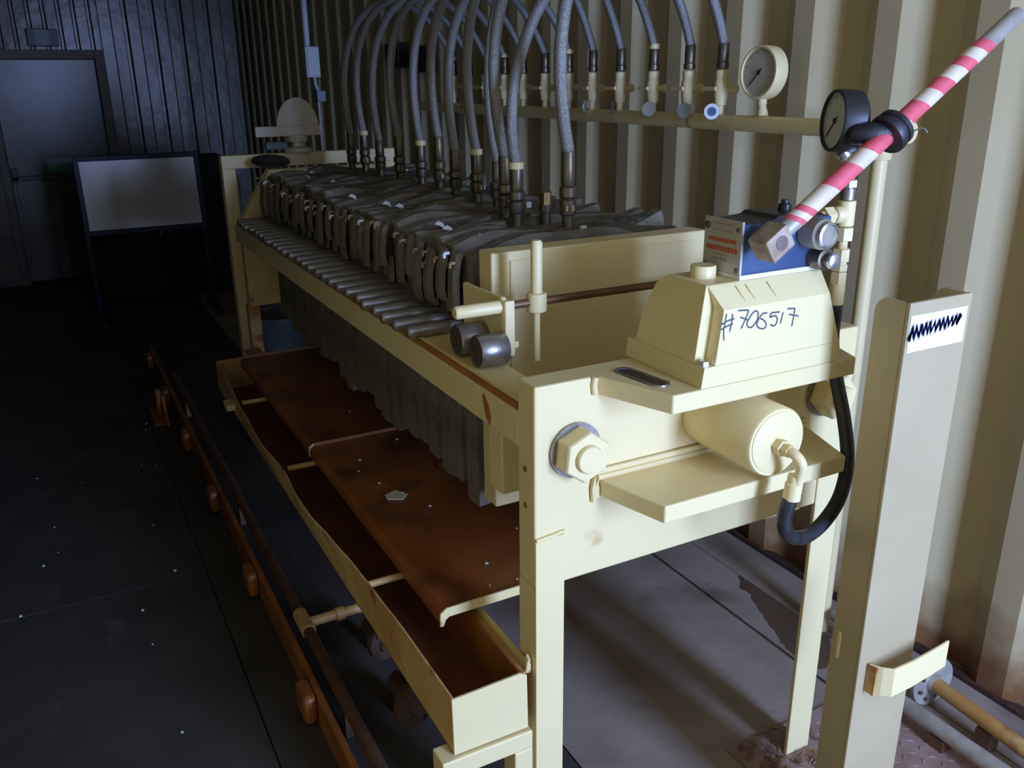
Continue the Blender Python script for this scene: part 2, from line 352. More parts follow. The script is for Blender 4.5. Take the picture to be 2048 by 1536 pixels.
for sx in (0, 1):
    xa = (lambda v: v) if sx == 0 else (lambda v: 0.787 - v)
    def bb(x0, x1, *r):
        a, b = sorted((xa(x0), xa(x1))); return MB().box(a, b, *r)
    rl = build(bb(0.0, 0.06, 0.062, 2.56, 0.968, 1.036), 'side_rail', 'cream', P, bevel=0.002)
    build(bb(0.005, 0.06, 0.075, 2.54, 1.036, 1.047), 'rusty_edge', 'rust', rl)
    build(bb(0.010, 0.082, 0.062, 2.56, 1.047, 1.055), 'slide_bar', 'cream_worn', rl, bevel=0.001)
    build(bb(0.0, 0.055, 2.70, 2.76, 0.0, 1.2498), 'far_post', 'cream', P, bevel=0.003)
    build(bb(0.005, 0.055, 2.50, 2.55, 0.0, 0.70), 'leg', 'cream_rusty', P, bevel=0.003)
    build(bb(0.03, 0.14, 0.185, 0.245, 0.808, 0.968), 'rail_bracket', 'cream', P, bevel=0.004)
# lens shaped rusty notch in the left rail
nt = MB(); nt.prism([(0.175, 0.969), (0.192, 0.985), (0.204, 1.022), (0.198, 1.030), (0.178, 1.010), (0.168, 0.990)], 'x', -0.0015, 0.003)
build(nt, 'rail_notch', 'rust', P)
# fixed head and far beam
build(MB().prism([(0.01, 0.70), (0.777, 0.70), (0.777, 1.055), (0.64, 1.258), (0.145, 1.258), (0.01, 1.055)], 'y', 2.475, 2.535), 'fixed_head', 'cream_worn', P, bevel=0.003)
build(MB().box(0.0, 0.787, 2.70, 2.76, 1.25, 1.305), 'far_beam', 'cream', P, bevel=0.003)
build(MB().prism([(0.05, 1.19), (0.05, 1.25), (0.11, 1.25)], 'y', 2.705, 2.755), 'gusset', 'blackpaint', P)
# shelves
us = build(MB().prism([(0.122, 0.03), (0.128, -0.003), (0.181, -0.15), (0.608, -0.15), (0.662, -0.003), (0.668, 0.03)], 'z', 1.066, 1.1005), 'upper_shelf', 'cream', P, bevel=0.003)
ls = build(MB().prism([(0.135, 0.01), (0.135, -0.02), (0.172, -0.155), (0.608, -0.155), (0.652, -0.02), (0.652, 0.01)], 'z', 0.866, 0.90), 'lower_shelf', 'cream', P, bevel=0.003)
for dz in (0.0, 0.012):
    build(MB().tube([(0.131-dz*0.6, -0.004, 0.862-dz*0.5), (0.129-dz*0.6, -0.005, 0.884), (0.131-dz*0.6, -0.005, 0.903+dz), (0.30, -0.006, 0.903+dz), (0.48, -0.006, 0.903+dz), (0.654, -0.005, 0.903+dz)], 0.006, 8), 'weld_bead', 'cream', ls, smooth=True)
build(MB().tube([(0.122, -0.003, 1.068), (0.120, -0.003, 1.085), (0.122, -0.003, 1.10)], 0.006, 8), 'weld_bead', 'cream', us, smooth=True)
# burnt slot in the upper shelf
a0, a1 = V((0.184, -0.006, 1.1008)), V((0.197, -0.088, 1.1008))
m = MB(); L = 14
ring = lambda r, z: [((a0 if math.cos(2*math.pi*k/24) > 0 else a1) + V((math.sin(2*math.pi*k/24)*r, math.cos(2*math.pi*k/24)*r, z))) for k in range(24)]
m.loft([ring(0.020, 0), ring(0.019, 0.0024), ring(0.013, 0.0014), ring(0.012, 0.0)], cap=False)
so = build(m, 'slot_rim', 'steel', us, smooth=True)
build(MB().loft([ring(0.0132, 0.0002), ring(0.0132, 0.0008)]), 'slot_hole', 'blackpaint', us)
# ram cylinder
rc = build(MB().lathe((0.392, 0.0, 0.984), (0,-1,0), [(0.0655, 0), (0.0655, 0.178), (0.063, 0.182)], 48), 'ram_cylinder', 'cream', P, smooth=True)
build(MB().lathe((0.392, -0.178, 0.984), (0,-1,0), [(0.058, 0), (0.058, 0.0055), (0.056, 0.0065)], 40), 'ram_cap', 'cream', rc, smooth=True)
build(MB().lathe((0.393, -0.183, 0.978), (0,-1,0), [(0.016, 0), (0.016, 0.016), (0.012, 0.018), (0.012, 0.032)], 6), 'port_fitting', 'cream_worn', rc)
build(MB().tube(smoothpath([(0.393, -0.205, 0.978), (0.394, -0.226, 0.976), (0.400, -0.236, 0.962), (0.406, -0.230, 0.940), (0.408, -0.222, 0.905)], 4), 0.0095, 12), 'elbow', 'cream', rc, smooth=True)
# tie rod nuts
def nut(x, z, rot, nm):
    n = build(MB().lathe((x, -0.003, z), (0,-1,0), [(0.053, 0), (0.053, 0.0035)], 32), 'washer', 'steel', P, smooth=True)
    mm = MB(); lo = []
    for r, y in ((0.049, -0.006), (0.049, -0.042), (0.046, -0.047)):
        lo.append([(x + r*math.cos(math.pi/3*k + rot), y, z + r*math.sin(math.pi/3*k + rot)) for k in range(6)])
    mm.loft(lo); h = build(mm, 'hex_nut', 'cream', P, bevel=0.002)
    build(MB().lathe((x, -0.047, z), (0,-1,0), [(0.0265, 0), (0.0265, 0.006), (0.024, 0.009)], 28), 'tie_rod_end', 'cream', h, smooth=True)
nut(0.083, 0.968, 0.42, 'l'); nut(0.704, 0.968, 0.2, 'r')
# oil tank with the handwritten number
def lp(xa, xb, ya, yb, z): return [(xa, ya, z), (xb, ya, z), (xb, yb, z), (xa, yb, z)]
tb = build(MB().loft([lp(0.24, 0.564, -0.148, 0.075, 1.1006), lp(0.2455, 0.5605, -0.1475, 0.075, 1.137)]), 'tank_base', 'tank_white', P, bevel=0.0012)
tk = build(MB().loft([lp(0.2456,0.560,-0.120,0.052,1.1372), lp(0.2555,0.5495,-0.117,0.042,1.20), lp(0.266,0.540,-0.112,0.022,1.25), lp(0.272,0.537,-0.108,-0.004,1.268)]), 'oil_tank', 'tank_white', P, bevel=0.0012)
fp = build(MB().loft([lp(0.268,0.5604,-0.1474,-0.118,1.1372), lp(0.284,0.529,-0.142,-0.110,1.231), lp(0.2735,0.536,-0.1088,-0.104,1.2675)]), 'tank_front', 'tank_white', tk, bevel=0.001)
build(MB().lathe((0.255, -0.134, 1.137), (0,0,1), [(0.009, 0), (0.009, 0.008), (0.007, 0.009)], 6), 'tank_bolt', 'bright', tk)
build(MB().lathe((0.312, -0.05, 1.2675), (0,0,1), [(0.0225, 0), (0.0225, 0.020), (0.021, 0.022)], 28), 'filler_cap', 'tank_white', tk, smooth=True)
STROKES = [[(0.2893,1.2248),(0.2859,1.206),(0.284,1.1992),(0.2851,1.1795)],[(0.3022,1.2231),(0.3014,1.211),(0.2973,1.1932)],[(0.2744,1.2076),(0.2844,1.2093),(0.2905,1.212),(0.3068,1.2143)],[(0.279,1.1989),(0.2888,1.2026),(0.3038,1.2061)],
 [(0.3146,1.227),(0.338,1.2249)],[(0.338,1.2249),(0.3328,1.2128),(0.3223,1.1947)],[(0.3196,1.2151),(0.3372,1.2076)],
 [(0.3598,1.2174),(0.3541,1.2213),(0.3478,1.219),(0.3407,1.2117),(0.3351,1.2033),(0.337,1.1968),(0.3439,1.1937),(0.3514,1.1979),(0.3584,1.2062),(0.3598,1.2174)],
 [(0.3801,1.2147),(0.3695,1.2141),(0.3611,1.2059),(0.3574,1.197),(0.3614,1.1913),(0.3697,1.188),(0.3776,1.1895),(0.3781,1.1962),(0.372,1.2033),(0.365,1.2064)],
 [(0.4093,1.2124),(0.3896,1.2135)],[(0.3896,1.2135),(0.3865,1.2055)],[(0.3865,1.2055),(0.3971,1.2072),(0.4038,1.2021),(0.4027,1.1939),(0.3978,1.1893),(0.388,1.1928)],
 [(0.417,1.2109),(0.4119,1.1915)],[(0.4267,1.2159),(0.4449,1.214)],[(0.4449,1.214),(0.4421,1.198),(0.4392,1.1824)],[(0.4315,1.2052),(0.4545,1.199)]]
m = MB()
def yfp(z): return -0.1474 + (z - 1.1372)/(1.231 - 1.1372)*0.0054
for st in STROKES:
    pts = [V((x, 0, z)) for x, z in st]
    pts = smoothpath(pts, 5) if len(pts) > 2 else pts
    m.strip([(p.x, yfp(p.z) - 0.0001, p.z) for p in pts], 0.0028, (0,-1,0.05), 0.0004)
build(m, 'marker_number', 'ink', tk, label='handwritten number #706517 in dark marker')
for x in (0.33, 0.352, 0.40):
    build(MB().strip([(x, -0.1155, 1.262), (x+0.003, -0.1255, 1.2495), (x+0.006, -0.134, 1.2395)], 0.0022, (0,-0.75,0.66), 0.0003), 'rust_drip', 'cream_rusty', tk)

# standpipe valve on the far beam
t = thing('standpipe_valve', 'cream valve with round paddle and crossbar on the far beam', 'valve', (0.34, 2.73, 1.305))
build(MB().lathe((0.34, 2.73, 1.2575-0.0), (0,0,1), [(0.06, 0.048), (0.062, 0.055), (0.062, 0.066), (0.04, 0.070), (0.026, 0.074), (0.026, 0.092), (0.045, 0.094), (0.048, 0.122), (0.03, 0.126)], 24), 'valve_body', 'valve', t, smooth=True)
build(MB().box(0.155, 0.44, 2.70, 2.715, 1.375, 1.418), 'crossbar', 'valve', t, bevel=0.003)
build(MB().prism([(0.295, 1.376), (0.325, 1.36), (0.355, 1.36), (0.385, 1.376)], 'y', 2.702, 2.745), 'bonnet', 'valve', t, bevel=0.003)
build(MB().prism([(0.345 + 0.092*math.cos(math.pi*k/20), 1.41 + 0.125*math.sin(math.pi*k/20)) for k in range(21)], 'y', 2.716, 2.728), 'paddle', 'valve', t, bevel=0.002)
build(MB().box(0.20, 0.295, 2.72, 2.76, 1.318, 1.352), 'actuator', 'bucket', t, bevel=0.006)

# ------------------------------------------------------------------ moving plate (follower)
t = thing('moving_plate', 'thick cream moving plate with arm, rod and steel rollers', 'press plate', (0.41, 0.43, 1.055))
mp = build(MB().box(0.122, 0.700, 0.40, 0.462, 0.66, 1.254), 'plate_body', 'cream', t, bevel=0.004)
build(MB().box(0.165, 0.66, 0.395, 0.401, 0.70, 1.235), 'face_pad', 'cream', t, bevel=0.003)
for side in (0, 1):
    xa = (lambda v: v) if side == 0 else (lambda v: 0.82 - v)
    def b2(x0, x1, *r):
        a, b = sorted((xa(x0), xa(x1))); return MB().box(a, b, *r)
    arm = MB(); a, b = sorted((xa(0.082), xa(0.126)))
    arm.prism([(0.270, 1.072), (0.270, 1.178), (0.282, 1.190), (0.402, 1.186), (0.462, 1.186), (0.462, 1.072)], 'x', a, a + 0.012 if side == 0 else b)
    if side == 0: arm.box(0.082, 0.104, 0.262, 0.272, 1.07, 1.185)
    build(arm, 'roller_arm', 'cream_worn' if side else 'cream', t, bevel=0.003)
    for k, yy in enumerate((0.268, 0.362)):
        a, b = sorted((xa(0.018), xa(0.081)))
        r = build(MB().lathe((a, yy, 1.090), (1,0,0), [(0.031, 0), (0.0335, 0.003), (0.0335, b-a-0.003), (0.031, b-a)], 32), 'roller', 'steel', t, smooth=True)
        build(MB().cyl((a-0.001 if side == 0 else b+0.001, yy, 1.090), (b, yy, 1.09), 0.012, 14), 'axle', 'rodrust', r, smooth=True)
build(MB().lathe((-0.018, 0.285, 1.170), (1,0,0), [(0.0105, 0), (0.0135, 0.004), (0.0135, 0.102)], 20), 'rod_sleeve', 'cream', t, smooth=True)
build(MB().cyl((0.08, 0.285, 1.170), (0.735, 0.285, 1.170), 0.0085, 16), 'cross_rod', 'rodrust', t, smooth=True)
h = build(MB().lathe((0.166, 0.285, 1.150), (0,0,1), [(0.019, 0), (0.021, 0.002), (0.021, 0.037), (0.019, 0.039)], 24), 'handle_collar', 'cream', t, smooth=True)
build(MB().lathe((0.166, 0.285, 1.186), (0,0,1), [(0.012, 0), (0.012, 0.105), (0.009, 0.110)], 18), 'upright_handle', 'cream', t, smooth=True)
build(MB().cyl((0.166, 0.285, 1.152), (0.166, 0.285, 1.045), 0.0075, 14), 'lower_pin', 'cream', t, smooth=True)
build(MB().box(0.106, 0.118, 0.273, 0.279, 1.082, 1.096), 'arm_bolt', 'cream', t, bevel=0.002)

# ------------------------------------------------------------------ filter plates with cloths
HB = [(0.405,0.556),(0.345,0.70),(0.36,0.79),(0.44,0.99),(0.444,1.13),(0.441,1.275),(0.452,1.425),(0.47,1.62),(0.455,1.787),(0.458,1.998),(0.467,2.20),(0.461,2.35)]
NPL, Y0, DY = 26, 0.530, 0.0735
rodmesh = None
def cloth_bag(yc, i):
    mb = MB(); rnd = random.Random(100 + i); loops = []
    zb = 0.63 + rnd.random()*0.05
    ph1, ph2, ph3 = [rnd.random()*6.28 for _ in range(3)]
    xl = 0.118 + rnd.uniform(-0.008, 0.010); xr = 0.700 + rnd.uniform(-0.012, 0.012)
    lv = [0, .12, .25, .4, .55, .68, .78, .86, .92, .96, .985, 1.0]
    NX = 12
    for k, s in enumerate(lv):
        z = zb + (1.248 - zb)*s
        hy = 0.0335 if s < 0.9 else 0.0335*math.sqrt(max(0.0, 1 - ((s-0.9)/0.115)**2))
        if s > .78: hy *= 1.06
        loop = []
        def pt(u, side):
            x = xl + (xr - xl)*u
            wob = 0.0035*math.sin(9*u + ph1 + 3*s) + 0.003*math.sin(17*u + ph2 - 5*s) + 0.004*math.sin(6.0*s + ph3)*(1 - s)
            zz = z + (0.012*math.sin(7*u + ph2) + 0.007*math.sin(15*u + ph3))*(1.0 if s > .9 else (0.9 if s == 0 else 0.0))
            if s > .9: zz += 0.020*max(0, (u - 0.86)/0.14)*math.sin(ph1)**2 + 0.010*math.sin(3.14*u)
            return (x, yc + side*hy + wob, zz)
        for j in range(NX + 1): loop.append(pt(j/NX, -1))
        b = 0.006 if s < .8 else 0.012
        loop.append((xr + b*rnd.random(), yc, pt(1, 0)[2])) 
        for j in range(NX, -1, -1): loop.append(pt(j/NX, 1))
        loop.append((xl - b*rnd.uniform(0.3, 1.0), yc + rnd.uniform(-.006, .006), pt(0, 0)[2]))
        loops.append(loop)
    return mb.loft(loops)
flapdata = []
for i in range(NPL):
    yc = Y0 + DY*i; rnd = random.Random(i*13 + 5)
    t = thing('filter_plate', 'dark cloth covered filter plate, %s counting from the cream moving plate' % ordn(i), 'filter plate', (0.41, yc, 1.055), 'filter plates hung in the press')
    build(MB().box(0.15, 0.67, yc-0.022, yc+0.022, 0.71, 1.215), 'plate_core', 'plate', t)
    build(cloth_bag(yc, i), 'filter_cloth', 'cloth', t, smooth=True)
    for xa, xb in ((-0.026 + rnd.uniform(-.006, .006), 0.16), (0.66, 0.812)):
        yy = yc + 0.004
        build(MB().lathe((xa, yy, 1.0702), (1,0,0), [(0.0105, 0), (0.0145, 0.004), (0.0145, xb-xa-0.004), (0.0105, xb-xa)], 14), 'support_rod', 'rod', t, smooth=True)
    # hanging cloth tabs on the near left side
    zt = 1.235 + rnd.uniform(-.015, .01); zl = zt - rnd.uniform(0.10, 0.15); w2 = rnd.uniform(0.031, 0.036); x0 = 0.104 + rnd.uniform(-.012, .004)
    ys = yc + rnd.uniform(-.012, .012)
    lo = []
    for k in range(6):
        s = k/5; z = zt + (zl - zt)*s; dx = -0.012*math.sin(s*2.2) - 0.004*rnd.random()
        ww = w2*(0.92 + 0.08*s)
        lo.append([(x0+dx+0.004, ys-ww, z), (x0+dx-0.004, ys-ww*0.4, z-0.004*rnd.random()), (x0+dx-0.002, ys+ww*0.4, z), (x0+dx+0.006, ys+ww, z), (x0+dx+0.010, ys+ww*0.4, z), (x0+dx+0.009, ys-ww*0.4, z)])
    build(MB().loft(lo), 'cloth_tab', 'cloth', t)
    lo = []
    for k in range(5):
        s = k/4; z = zl + 0.02 + (1.088 - zl - 0.02)*s; ww = 0.019 + 0.003*math.sin(5*s + i)
        lo.append([(x0+0.014, yc-ww, z), (x0+0.004, yc-ww*0.3, z), (x0+0.006, yc+ww*0.4, z), (x0+0.016, yc+ww, z), (x0+0.026, yc, z)])
    build(MB().loft(lo), 'cloth_strip', 'cloth', t)
    # little cable ties that hold the cloth
    n = 2 if i % 2 == 0 else 1
    for k in range(n):
        zz = zt - rnd.uniform(-0.006, 0.03); yk = ys + rnd.uniform(-.02, .02)
        mk = MB().box(x0-0.022, x0-0.008, yk-0.003, yk+0.004, zz-0.005, zz+0.002)
        mk.box(x0-0.026, x0-0.020, yk-0.006, yk+0.006, zz-0.012, zz-0.001)
        build(mk, 'cable_tie', 'clip' if (i*3 + k) % 4 == 0 else 'amber', t, bevel=0.001)
    if i % 3 != 2:
        xx = rnd.uniform(0.16, 0.30); zz = 1.262
        mk = MB().loft([[(xx-.010, yc-.010, zz-.006), (xx-.002, yc-.014, zz-.008), (xx+.002, yc-.010, zz+.002)], [(xx+.004, yc-.020, zz-.010), (xx+.012, yc-.026, zz-.016), (xx+.012, yc-.020, zz-.004)]])
        build(mk, 'cable_tie', 'clip', t)
    if i % 3 == 0:
        xx = rnd.uniform(0.40, 0.62); zz = 1.262
        build(MB().box(xx-.008, xx+.008, yc-.008, yc+.004, zz-0.01, zz+.008), 'cable_tie', 'clip', t, bevel=0.002)

# ------------------------------------------------------------------ manifold on the side wall
MX, MZ = 1.20, 1.466
mf = thing('air_manifold', 'long cream manifold pipe with a row of valves along the side wall', 'manifold', (MX, 1.6, MZ))
build(MB().cyl((MX, 0.268, MZ), (MX, 3.45, MZ), 0.0235, 24), 'header_pipe', 'cream_worn', mf, smooth=True)
build(MB().lathe((MX, 0.272, MZ), (0,-1,0), [(0.029, -0.04), (0.029, 0.004), (0.026, 0.008)], 24), 'end_cap', 'cream', mf, smooth=True)
build(MB().cyl((MX, 0.345, 0.0), (MX, 0.345, MZ), 0.0205, 22), 'drop_pipe', 'cream', mf, smooth=True)
build(MB().lathe((MX, 0.345, MZ-0.07), (0,0,1), [(0.027, 0), (0.029, 0.004), (0.029, 0.06)], 22), 'tee_collar', 'cream', mf, smooth=True)
for yy in (0.62, 2.15, 3.3):
    build(MB().box(MX, WP, yy-0.012, yy+0.012, MZ-0.006, MZ+0.006), 'wall_bracket', 'cream', mf)
VY = [0.962, 1.119, 1.307, 1.501, 1.682, 1.855, 2.039, 2.223, 2.394, 2.580, 2.76, 2.94]
for i, y in enumerate(VY):
    vb = build(MB().lathe((MX, y, MZ+0.018), (0,0,1), [(0.013, 0), (0.013, 0.03), (0.019, 0.032), (0.021, 0.045), (0.023, 0.06), (0.023, 0.10), (0.019, 0.108), (0.021, 0.112), (0.021, 0.132), (0.016, 0.136)], 10), 'valve', 'cream', mf, smooth=True)
    build(MB().lathe((MX, y, MZ+0.098), (0.25,-1,0), [(0.009, 0.015), (0.009, 0.040), (0.014, 0.042), (0.013, 0.056), (0.006, 0.060)], 12), 'valve_stem', 'cream', vb, smooth=True)
    build(MB().box(MX-0.028, MX-0.018, y-0.004, y+0.055, MZ+0.092, MZ+0.104), 'valve_lever', 'cream_worn', vb, bevel=0.002)
    if i < 6:
        rr = 0.024; an = (0.9, 0.55, 0.75, -0.45, -0.9, 0.2)[i]; c = V((MX-0.035, y-0.028 if i in (1, 2) else y-0.004, MZ+0.032)); nn = V((-math.cos(an), -math.sin(an), 0.12))
        tg = build(MB().lathe(c, nn, [(rr*0.97, 0), (rr, 0.001), (rr*0.97, 0.002)], 24), 'number_tag', 'clip' if i == 0 else 'tag', vb, smooth=True)
        if i == 0: build(MB().lathe(c + nn.normalized()*0.0021, nn, [(rr*0.6, 0), (rr*0.6, 0.0004)], 7), 'tag_print', 'blue', vb)
# hoses
for i in range(12):
    bx_, by = HB[i]; vy = VY[i]; rnd = random.Random(40 + i)
    t = thing('braided_hose', 'braided steel hose arching to the wall valve, %s from the moving plate' % ordn(i), 'hose', (bx_, by, 1.26), 'braided steel hoses over the plate pack')
    hz = 0.115 + rnd.uniform(-.01, .03) if i else 0.15
    zb = 1.250
    fprof = [(0.012, 0), (0.014, 0.002), (0.014, hz*0.28), (0.019, hz*0.30), (0.020, hz*0.36), (0.020, hz*0.52), (0.016, hz*0.55), (0.021, hz*0.58), (0.021, hz*0.72), (0.0155, hz*0.75), (0.017, hz*0.80), (0.017, hz*1.25), (0.015, hz*1.28)]
    build(MB().lathe((bx_, by, zb), (0,0,1), fprof, 12), 'lower_fitting', 'fitting', t, smooth=True)
    if i % 3 == 1: build(MB().lathe((bx_, by, zb + hz*1.18), (0,0,1), [(0.018, 0), (0.018, 0.016)], 14), 'crimp_ring', 'cream', t, smooth=True)
    if i % 2 == 0: build(MB().lathe((bx_, by, zb + hz*0.36), (0,0,1), [(0.0215, 0), (0.0215, 0.014)], 6), 'brass_nut', 'brass', t)
    zv = MZ + 0.155
    build(MB().lathe((MX, vy, zv), (0,0,1), [(0.014, 0), (0.019, 0.002), (0.019, 0.018), (0.016, 0.020), (0.017, 0.024), (0.017, 0.072), (0.0145, 0.076)], 12), 'upper_fitting', 'fitting', t, smooth=True)
    if i % 3 == 2: build(MB().lathe((MX, vy, zv+0.068), (0,0,1), [(0.018, 0), (0.018, 0.016)], 14), 'crimp_ring', 'cream', t, smooth=True)
    p0 = V((bx_, by, zb + hz*1.25)); p3 = V((MX, vy, zv + 0.072))
    ln = rnd.uniform(-.02, .02)
    if i == 1: c1 = p0 + V((-0.09, 0.02, 0.40)); c2 = p3 + V((-0.22, -0.05, 0.55))
    else: c1 = p0 + V((-0.13 + ln, 0.01, 0.60)); c2 = p3 + V((-0.16, 0.04, 0.55 + ln))
    if i >= 5: c1 = p0 + V((-0.10 + ln, 0.0, 0.56)); c2 = p3 + V((-0.20, 0.0, 0.42 + ln))
    build(MB().tube(bez(p0, c1, c2, p3, 30), 0.0145 if i else 0.0155, 12), 'braid', 'braid', t, smooth=True)
t = thing('capped_port', 'short capped brass port beside the nearest hose fittings', 'pipe cap', (0.43, 0.705, 1.25))
build(MB().lathe((0.43, 0.705, 1.25), (0,0,1), [(0.014, 0), (0.014, 0.03), (0.018, 0.032), (0.018, 0.05)], 12), 'port', 'fitting', t, smooth=True)
build(MB().lathe((0.43, 0.705, 1.30), (0,0,1), [(0.016, 0), (0.016, 0.03), (0.01, 0.034)], 6), 'cap', 'brass', t)

# ------------------------------------------------------------------ pressure gauges
def gauge(name, label, c, nrm, r, depth, case, stem_to, face='dial'):
    c = V(c); nrm = V(nrm).normalized(); t = thing(name, label, 'gauge', (stem_to[0], stem_to[1], stem_to[2]))
    b = c - nrm*depth
    cs = build(MB().lathe(b, nrm, [(r*0.90, 0), (r, 0.006), (r, depth-0.004), (r*0.97, depth), (r*0.90, depth), (r*0.90, depth-0.006)], 40, cap=False), 'case', case, t, smooth=True)
    build(MB().lathe(b, nrm, [(r*0.905, 0.0), (r*0.905, 0.002)], 40), 'case_back', case, t, smooth=True)
    dl = build(MB().lathe(c - nrm*0.008, nrm, [(r*0.905, 0), (r*0.905, 0.002)], 40), 'dial', face, t, smooth=True)
    up = V((0,0,1)); up = (up - nrm*up.dot(nrm)).normalized(); rt = up.cross(nrm)
    m = MB(); o = c - nrm*0.0058
    for k in range(28):
        a = math.radians(-45 + 270*k/27); d = up*math.sin(a) + rt*math.cos(a)
        m.strip([o + d*r*(0.72 if k % 3 == 0 else 0.78), o + d*r*0.84], r*0.018, nrm, 0.0003)
    build(m, 'dial_ticks', 'blackpaint', dl)
    a = math.radians(226); d = up*math.sin(a) + rt*math.cos(a)
    m = MB(); m.strip([o - d*r*0.18 + nrm*.001, o + d*r*0.68 + nrm*.001], r*0.05, nrm, 0.0008)
    m.lathe(o + nrm*0.0008, nrm, [(r*0.10, 0), (r*0.08, 0.0025)], 14)
    build(m, 'needle', 'blackpaint', dl)
    s0 = V(stem_to); s1 = c - nrm*depth*0.55 - up*r*0.9
    build(MB().lathe(s0, s1 - s0, [(0.017, 0), (0.015, (s1-s0).length*0.25), (0.011, (s1-s0).length*0.55), (0.014, (s1-s0).length*0.6), (0.014, (s1-s0).length*0.9), (0.010, (s1-s0).length)], 12), 'stem', case if case != 'blackpaint' else 'bright', t, smooth=True)
    return t
gauge('pressure_gauge', 'round cream cased pressure gauge standing on the manifold pipe', (1.178, 0.785, 1.610), (-1, -0.02, 0.05), 0.074, 0.05, 'cream', (1.20, 0.775, MZ+0.022))

# ------------------------------------------------------------------ hydraulic hand pump
H = thing('hand_pump', 'blue hydraulic hand pump with striped lever on the oil tank', 'hand pump', (0.45, -0.05, 1.268))
pb = build(MB().box(0.348, 0.556, -0.103, -0.012, 1.2755, 1.362), 'pump_body', 'blue', H, bevel=0.003)
build(MB().box(0.345, 0.560, -0.107, -0.008, 1.268, 1.2757), 'base_flange', 'patch', H, bevel=0.001)
build(MB().prism([(0.352, 1.362), (0.42, 1.366), (0.43, 1.372), (0.50, 1.372), (0.51, 1.366), (0.55, 1.364), (0.55, 1.360), (0.352, 1.360)], 'y', -0.100, -0.014), 'top_plate', 'blackpaint', H, bevel=0.002)
build(MB().lathe((0.487, -0.055, 1.370), (0,0,1), [(0.012, 0), (0.012, 0.012), (0.007, 0.014), (0.007, 0.02)], 10), 'vent_plug', 'blackpaint', H, smooth=True)
sp = build(MB().box(0.3435, 0.3485, -0.107, -0.010, 1.276, 1.3675), 'sign_plate', 'sign', H, bevel=0.001, label='grey metal sign plate with faded red lettering')
def sbar(z0, z1, y0, y1, m_, n):
    mm = MB(); rnd = random.Random(int(z0*1e4)); st = (y1 - y0)/n
    for k in range(n):
        a = y0 + k*st
        mm.box(0.3430, 0.34355, a + st*0.08, a + st*(0.86 + 0.06*rnd.random()), z0 + (z1-z0)*0.1*rnd.random(), z1)
    build(mm, 'sign_lettering', m_, sp)
sbar(1.3575, 1.3605, -0.090, -0.030, 'paleink', 14); sbar(1.346, 1.3485, -0.086, -0.034, 'paleink', 12)
sbar(1.327, 1.3345, -0.094, -0.022, 'redink', 8); sbar(1.311, 1.3205, -0.098, -0.018, 'redink', 9)
sbar(1.3035, 1.3075, -0.072, -0.036, 'paleink', 8); sbar(1.2955, 1.2995, -0.072, -0.036, 'paleink', 8)
for y, z, r in ((-0.019, 1.353, 0.0065), (-0.098, 1.353, 0.004), (-0.098, 1.284, 0.004), (-0.018, 1.284, 0.004)):
    build(MB().lathe((0.3436, y, z), (-1,0,0), [(r, 0), (r, 0.002), (r*0.6, 0.0035)], 12), 'sign_screw', 'fitting', sp, smooth=True)
build(MB().lathe((0.500, -0.103, 1.338), (0,-1,0), [(0.026, 0), (0.028, 0.004), (0.027, 0.036), (0.023, 0.040), (0.023, 0.045)], 28), 'piston_barrel', 'galv', H, smooth=True)
build(MB().lathe((0.500, -0.148, 1.338), (0,-1,0), [(0.023, 0), (0.023, 0.004), (0.019, 0.006), (0.017, 0.004)], 28), 'barrel_cap', 'bright', H, smooth=True)
build(MB().lathe((0.522, -0.103, 1.290), (0,-1,0), [(0.020, 0), (0.020, 0.028), (0.013, 0.030), (0.013, 0.042)], 22), 'release_valve', 'fitting', H, smooth=True)
build(MB().lathe((0.522, -0.145, 1.290), (0,-1,0), [(0.0145, 0), (0.0145, 0.006), (0.012, 0.008)], 22), 'release_knob', 'bright', H, smooth=True)
# lever socket and lever
LY = -0.150
q0, q1 = V((0.352, LY, 1.328)), V((0.918, LY, 1.6995))
ld = (q1 - q0).normalized(); lu = V((-ld.z, 0, ld.x)); ly = V((0, 1, 0))
def obox(c0, c1, hu, hy):
    return [[c + lu*a*hu + ly*b*hy for a, b in ((-1,-1),(1,-1),(1,1),(-1,1))] for c in (c0, c1)]
sk = build(MB().loft(obox(q0 - ld*0.006, q0 + ld*0.046, 0.0215, 0.0225)), 'lever_socket', 'socket', H, bevel=0.0025)
build(MB().lathe(q0 + ld*0.022 + V((0,-0.0222,0)), (0,-1,0), [(0.0125, 0), (0.0125, 0.0012), (0.010, 0.002)], 18), 'pivot_pin', 'pin', sk, smooth=True)
build(MB().cyl(q0 + ld*0.022, q0 + ld*0.022 + V((0, 0.045, 0)), 0.011, 16), 'pivot_shaft', 'steel', sk, smooth=True)
LL = (q1 - q0).length; RL = 0.0155
lv = build(MB().lathe(q0 + ld*0.040, ld, [(RL*0.93, 0), (RL, 0.002), (RL, LL-0.043), (RL*0.9, LL-0.040)], 24), 'lever_pipe', 'galv', H, smooth=True)
bands = [(636,660,'r'),(660,690,'w'),(690,722,'r'),(722,850,'w'),(850,990,'r'),(990,1082,'w'),(1082,1250,'r'),(1250,1292,'w'),(1292,1400,'r'),(1400,1482,'w'),(1482,1560,'r'),(1560,1640,'w'),(1640,1702,'r'),(1702,1765,'w'),(1765,1822,'r')]
X0, X1 = 600.0, 2030.0
def tq(xz): return 0.058 + (LL - 0.058)*(xz - X0)/(X1 - X0)
def ringt(s, r, sl):
    return [q0 + ld*(s + sl*math.sin(2*math.pi*k/24)) + (lu*math.sin(2*math.pi*k/24) + ly*math.cos(2*math.pi*k/24))*r for k in range(24)]
